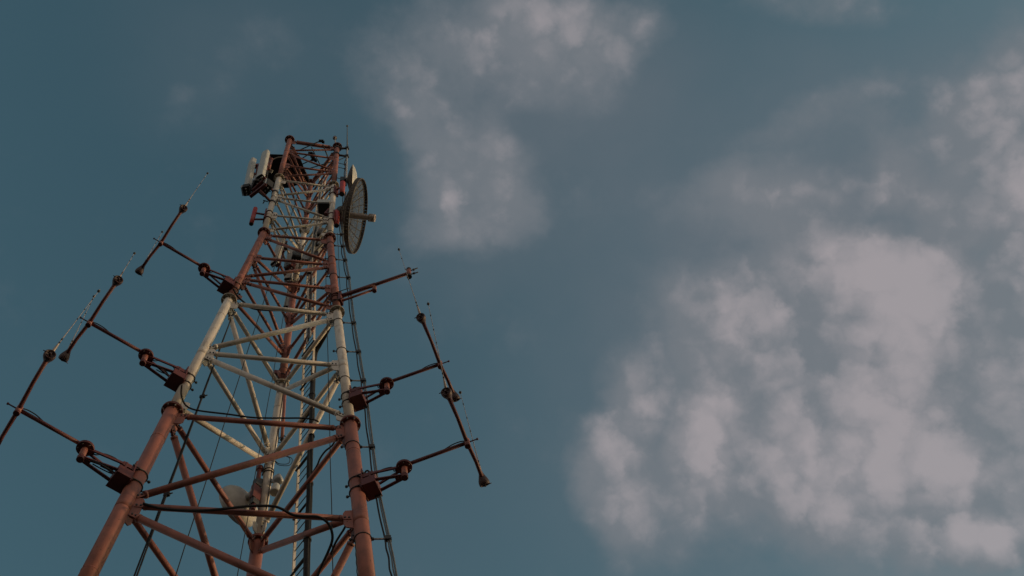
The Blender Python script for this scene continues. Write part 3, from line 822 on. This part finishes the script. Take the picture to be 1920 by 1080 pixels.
# second clamp lower on the rear leg
c = axis_point(2, (532, 702)); t = thing('leg_clamp', c, 'dark red cross clamp on the rear leg just above the white section', 'clamp')
b = MB()
for k in (-1, 1): b.box(c + sr * k * .20, sr * .06, v * .05, Z * .09)
b.build('clamp_block', MAROON, t, bevel=.006)
b = MB(); b.box(c + v * .145, sr * .24, v * .015, Z * .05)
for dz in (-.2, .2): b.path([c + Z * dz + (v * math.cos(q * math.pi / 12) + sr * math.sin(q * math.pi / 12)) * .124 for q in range(25)], .014, 6)
b.build('strap', DARKSTEEL, t)

# ------------------------------------------------------------------ solid white dish low on the rear leg
c = axis_point(2, (494, 940)); n, h, v2 = ang_frame(azim(-66, 0))
cen = at_upright((453, 944), c + azim(-66) * .3)
t = thing('solid_dish', c, 'white solid dish antenna seen from behind, low on the rear leg', 'antenna')
b = MB(); b.lathe(cen - n * .22, n, [(0, .10), (.03, .16), (.05, .24), (.055, .25), (.09, .37), (.15, .48), (.23, .555), (.30, .585), (.38, .59), (.385, .565), (.30, .54), (.2, .47), (.12, .2), (.11, .001)], 48, 0, False); b.build('reflector', DULLPALE, t)
b = MB(); b.tube(cen - n * .42, cen - n * .2, .105, 20); b.lathe(cen - n * .46, n, [(0, .13), (.05, .13)], 20); b.build('hub', DULLPALE, t)
b = MB()
e = cen - n * .48
b.box(e - Z * .05, n * .06, h * .12, Z * .26); b.tube(e - Z * .75, e + Z * .95, .058, 14); b.lathe(e + Z * .95, Z, [(0, .085), (.14, .085), (.16, .05)], 14)
b.build('mount_pole', MAROON, t, bevel=.006)
b = MB()
for dz in (.55, -.35):
    b.bar(e + Z * dz, axis_at(2, e.z + dz), .13, .05, Z)
b.box(e + Z * .35, n * .07, h * .09, Z * .12); b.box(e - Z * .45, n * .07, h * .09, Z * .1)
b.build('mount_bracket', DARKSTEEL, t, bevel=.006)
b = MB(); b.path(smooth([cen - n * .22 + Z * .12, cen - n * .3 + Z * .26, e + Z * .3 + n * .02, e + Z * .1], 6), .020, 7); b.path(smooth([e - Z * .35, e - Z * .62 + n * .12, e - Z * .85 + n * .05, e - Z * .9 - n * .1], 6), .014, 6); b.build('feed_cable', RUBBER, t)

# white horn-like camera head right of the rear leg
c = axis_point(2, (503, 900)); p0 = at_upright((515, 924), c + Vector((.25, 0, 0))); p1 = at_upright((519, 905), c + Vector((.25, 0, 0)))
t = thing('horn_antenna', c, 'small white bell-bottomed horn with a grey head right of the rear leg', 'antenna')
d = (p1 - p0).normalized()
b = MB(); b.lathe(p0, d, [(0, .10), (.01, .125), (.04, .128), (.16, .11), (.30, .095)], 24); b.build('horn', RADOME, t)
b = MB(); b.lathe(p1 + d * .04 + Vector((.05, .0, 0)) - Vector((.10, .02, 0)), Vector((1, -.1, .25)), [(0, .10), (.02, .13), (.16, .14), (.20, .12), (.21, .06)], 24); b.build('head', STEEL, t)
b = MB(); b.bar(p1, c, .08, .06, Z); b.build('mount_bracket', STEEL, t)

# ------------------------------------------------------------------ sun, sky, clouds
SUN_AZ, SUN_EL = 66, 6.5
GLOW_AZ, GLOW_A, GLOW_B = 130, (9.5, 7.1, 6.0), (3.0, 2.3, 2.15)
sl = bpy.data.lights.new('sun', 'SUN'); sl.energy = 2.0; sl.angle = rad(.5); sl.color = (.80, .54, .32)
so = bpy.data.objects.new('sun', sl); COL.objects.link(so)
so.rotation_euler = (-azim(SUN_AZ, SUN_EL)).to_track_quat('-Z', 'Y').to_euler()
W = bpy.data.worlds.new('World'); scene.world = W; W.use_nodes = True
nt = W.node_tree; N = nt.nodes.new; L = nt.links.new
bg = nt.nodes['Background']; bg.inputs['Strength'].default_value = .15
sky = N('ShaderNodeTexSky'); sky.sky_type = 'NISHITA'; sky.sun_disc = False
sky.sun_elevation = rad(SUN_EL); sky.sun_rotation = rad(SUN_AZ); sky.air_density = 1.0; sky.dust_density = 1.5; sky.ozone_density = 2.0
def math_(op, a, b=None, c=None):
    n = N('ShaderNodeMath'); n.operation = op
    for i, x in enumerate((a, b, c)):
        if x is None: continue
        if isinstance(x, (int, float)): n.inputs[i].default_value = x
        else: L(x, n.inputs[i])
    return n.outputs[0]
def mixc(f, a, b, bt='MIX'):
    n = N('ShaderNodeMix'); n.data_type = 'RGBA'; n.blend_type = bt
    for i, x in ((0, f), (6, a), (7, b)):
        if isinstance(x, (int, float)): n.inputs[i].default_value = x
        elif isinstance(x, tuple): n.inputs[i].default_value = (*x, 1)
        else: L(x, n.inputs[i])
    return n.outputs[2]
def srange(x, lo, hi, a=0, b=1):
    n = N('ShaderNodeMapRange'); n.interpolation_type = 'SMOOTHSTEP'; L(x, n.inputs[0])
    for i, v in ((1, lo), (2, hi), (3, a), (4, b)): n.inputs[i].default_value = v
    return n.outputs[0]
def noise(vec, sc, det, ro, w=None, off=(0, 0, 0)):
    m = N('ShaderNodeMapping'); m.inputs['Location'].default_value = off; L(vec, m.inputs[0])
    n = N('ShaderNodeTexNoise'); L(m.outputs[0], n.inputs['Vector'])
    n.inputs['Scale'].default_value = sc; n.inputs['Detail'].default_value = det; n.inputs['Roughness'].default_value = ro
    return n
TINT = (.97, 1.13, .87)
base = mixc(1.0, sky.outputs[0], TINT, 'MULTIPLY')
tc = N('ShaderNodeTexCoord'); D = tc.outputs['Generated']
nw = noise(D, 5.0, 5, .55)
sub = N('ShaderNodeVectorMath'); sub.operation = 'SUBTRACT'; L(nw.outputs['Color'], sub.inputs[0]); sub.inputs[1].default_value = (.5, .5, .5)
mad = N('ShaderNodeVectorMath'); mad.operation = 'MULTIPLY_ADD'; L(sub.outputs[0], mad.inputs[0]); mad.inputs[1].default_value = (.13, .13, .13); L(D, mad.inputs[2])
DW = mad.outputs[0]
BLOBS = [  # x, y, rx, ry, angle, weight
 (1060, 100, 190, 120, 10, .9), (1180, 50, 190, 100, -20, .65), (1230, 100, 60, 70, 0, .4), (940, 60, 240, 130, 0, .6), (790, 110, 190, 130, 0, .65), (880, 150, 120, 80, 0, .15), (700, 60, 150, 90, 0, .12), (760, 200, 110, 100, 0, .4),
 (1000, 180, 90, 50, 0, .25), (880, 270, 170, 120, 30, .75), (990, 310, 70, 150, -10, .65), (870, 360, 140, 110, 0, .65), (875, 430, 130, 70, 0, .7), (980, 400, 70, 90, 0, .55), (780, 250, 110, 90, 0, .35),
 (430, 130, 380, 100, -25, .16), (540, 60, 220, 100, 0, .12), (330, 200, 250, 80, -20, .08),
 (1680, 520, 190, 90, 10, 1.1), (1740, 600, 160, 130, -40, 1.0), (1600, 590, 230, 170, 0, .85), (1540, 500, 210, 80, 0, .55), (1460, 620, 250, 190, 0, .65), (1640, 700, 190, 100, -30, .65),
 (1580, 830, 230, 140, -20, 1.25), (1680, 850, 140, 110, 0, .6), (1500, 930, 200, 130, 0, .65), (1290, 580, 210, 120, 20, .85), (1280, 680, 190, 130, 0, .65), (1335, 800, 85, 170, 0, 1.05), (1330, 900, 90, 110, 0, .6), (1420, 760, 160, 120, 0, .45),
 (1140, 740, 85, 120, 0, .8), (1150, 880, 110, 180, 0, .9), (1190, 960, 140, 140, 0, .6), (1230, 800, 120, 160, 0, .35), (1700, 960, 200, 120, 0, .5),
 (1400, 400, 190, 90, -8, .9), (1520, 420, 180, 90, 0, .6), (1655, 320, 85, 110, 20, .95), (1690, 370, 80, 80, 0, .5), (1770, 410, 80, 120, 0, .95), (1860, 180, 160, 210, 25, .85), (1800, 240, 110, 100, 30, .4), (1915, 360, 90, 160, 15, 1.1), (1915, 510, 60, 60, 0, .9),
 (1880, 800, 190, 210, 0, .7), (1790, 880, 90, 90, 0, .7), (1900, 760, 80, 80, 0, .4), (1840, 1045, 110, 70, 0, 1.5), (1900, 1000, 120, 120, 0, .4), (1560, 1010, 440, 180, 0, .4), (1245, 365, 50, 45, 0, .45), (1540, 5, 270, 75, 0, .65), (1500, 270, 230, 75, -35, .5), (1600, 190, 170, 65, -30, .3),
 (1560, 690, 460, 380, 0, .42), (1900, 640, 230, 380, 0, .55), (1760, 1000, 330, 200, 0, .55), (1250, 880, 170, 200, 0, .35), (1440, 830, 200, 200, 0, .3),
 (2250, 700, 700, 800, 0, .9), (1700, 1500, 900, 500, 0, .7), (-500, 300, 700, 300, 30, .5), (700, -600, 700, 400, 0, .6), (1900, -500, 800, 400, 0, .7),
]
acc = 0.0
for (x, y, rx, ry, an, w) in BLOBS:
    d = ray((x, y)).normalized()
    ca, sa = math.cos(rad(an)), math.sin(rad(an))
    a_ = RT * ca - UP * sa; a_ = (a_ - d * a_.dot(d)).normalized(); b_ = d.cross(a_).normalized()
    k = 1 / math.hypot(1, math.hypot((x - 960) / FPX, (y - 540) / FPX))
    mp = N('ShaderNodeMapping'); mp.vector_type = 'TEXTURE'; L(DW, mp.inputs['Vector'])
    mp.inputs['Location'].default_value = d
    mp.inputs['Rotation'].default_value = Matrix((a_, b_, d)).transposed().to_euler()
    mp.inputs['Scale'].default_value = (rx / FPX * k, ry / FPX * k, .9)
    gr = N('ShaderNodeTexGradient'); gr.gradient_type = 'SPHERICAL'; L(mp.outputs[0], gr.inputs[0])
    s_ = math_('SMOOTH_MIN', gr.outputs['Fac'], .75, .25)
    acc = math_('MULTIPLY_ADD', s_, w, acc)
def vor(vec, sc, det, off=(0, 0, 0)):
    m = N('ShaderNodeMapping'); m.inputs['Location'].default_value = off; L(vec, m.inputs[0])
    n = N('ShaderNodeTexVoronoi'); n.feature = 'F1'; n.normalize = False; L(m.outputs[0], n.inputs['Vector'])
    n.inputs['Scale'].default_value = sc; n.inputs['Detail'].default_value = det; n.inputs['Roughness'].default_value = .55
    return n.outputs['Distance']
nf = noise(D, 30.0, 4, .6, off=(4, 4, 1))
subf = N('ShaderNodeVectorMath'); subf.operation = 'SUBTRACT'; L(nf.outputs['Color'], subf.inputs[0]); subf.inputs[1].default_value = (.5, .5, .5)
madf = N('ShaderNodeVectorMath'); madf.operation = 'MULTIPLY_ADD'; L(subf.outputs[0], madf.inputs[0]); madf.inputs[1].default_value = (.042, .042, .042); L(D, madf.inputs[2])
DF = madf.outputs[0]
n1 = noise(D, 7.0, 8, .55, off=(3.1, 1.7, .4)); n2 = noise(D, 30.0, 9, .62, off=(.3, 5, 2)); n3 = noise(D, 5.0, 4, .5, off=(7, 2, 9))
VO = (1.3, .2, 4.1); lt = (RT * .8 + UP * .6) * .014
v1 = vor(DF, 11.0, 2, VO); v2 = vor(DF, 11.0, 1, tuple(VO[i] + lt[i] for i in range(3)))
puff = math_('SUBTRACT', .60, v1); relief = math_('SUBTRACT', v2, v1)
dens = math_('MULTIPLY_ADD', math_('SUBTRACT', n1.outputs['Fac'], .5), 1.5, math_('MULTIPLY', acc, 1.95))
dens = math_('MULTIPLY_ADD', puff, .55, dens)
dens = math_('MULTIPLY_ADD', math_('SUBTRACT', n2.outputs['Fac'], .5), 1.0, dens)
veil = 0.0
VEIL = [(1550, 650, 800, 750, 0, .55), (1150, 350, 700, 600, 0, .32), (1000, 150, 420, 300, 0, .30), (880, 380, 260, 260, 0, .25), (480, 120, 420, 260, -20, .20), (1850, 300, 450, 600, 0, .35), (1000, 1000, 700, 400, 0, .18)]
for (x, y, rx, ry, an, w) in VEIL:
    d = ray((x, y)).normalized(); k = 1 / math.hypot(1, math.hypot((x - 960) / FPX, (y - 540) / FPX))
    a_ = (RT - d * RT.dot(d)).normalized(); b_ = d.cross(a_).normalized()
    mp = N('ShaderNodeMapping'); mp.vector_type = 'TEXTURE'; L(DW, mp.inputs['Vector']); mp.inputs['Location'].default_value = d
    mp.inputs['Rotation'].default_value = Matrix((a_, b_, d)).transposed().to_euler(); mp.inputs['Scale'].default_value = (rx / FPX * k, ry / FPX * k, 1.2)
    gr = N('ShaderNodeTexGradient'); gr.gradient_type = 'SPHERICAL'; L(mp.outputs[0], gr.inputs[0])
    veil = math_('MULTIPLY_ADD', srange(gr.outputs['Fac'], 0, .9), w, veil)
veil = math_('MULTIPLY', veil, srange(n3.outputs['Fac'], .2, .75, .55, 1.15))
base = mixc(math_('MINIMUM', veil, .8), base, (.92, 1.06, 1.24))
CLOUD_D = (1.15, 1.28, 1.46); CLOUD_L = (2.70, 2.48, 2.54)
CLOUD_D = (1.22, 1.32, 1.47); CLOUD_L = (2.68, 2.40, 2.50)
alpha = srange(dens, -.10, 1.8, 0, .78)
lightness = math_('MULTIPLY_ADD', relief, 2.4, math_('MULTIPLY_ADD', math_('SUBTRACT', n3.outputs['Fac'], .5), 1.3, math_('MULTIPLY', dens, .62)))
ccol = mixc(srange(lightness, .20, 2.25), CLOUD_D, CLOUD_L)
fin = mixc(alpha, base, ccol)
# warm glow band added above the horizon, out of view, to brighten the tower
sep = N('ShaderNodeSeparateXYZ'); L(D, sep.inputs[0])
hz = math_('MULTIPLY', srange(sep.outputs['Z'], .66, .30, 0, 1), srange(sep.outputs['Z'], .0, .32, .15, 1))
hn = srange(noise(D, 3.0, 5, .55, off=(1, 4, 2)).outputs['Fac'], .25, .7, .55, 1.0)
dotn = N('ShaderNodeVectorMath'); dotn.operation = 'DOT_PRODUCT'; L(D, dotn.inputs[0]); dotn.inputs[1].default_value = azim(GLOW_AZ)
gl = srange(dotn.outputs['Value'], -.75, .95, 0, 1)
hcol = mixc(gl, GLOW_B, GLOW_A)
fin = mixc(math_('MULTIPLY', hz, hn), fin, hcol)
L(fin, bg.inputs['Color'])

scene.view_settings.view_transform = 'Standard'; scene.view_settings.look = 'None'; scene.view_settings.gamma = 1; scene.view_settings.exposure = 0
scene.cycles.max_bounces = 6
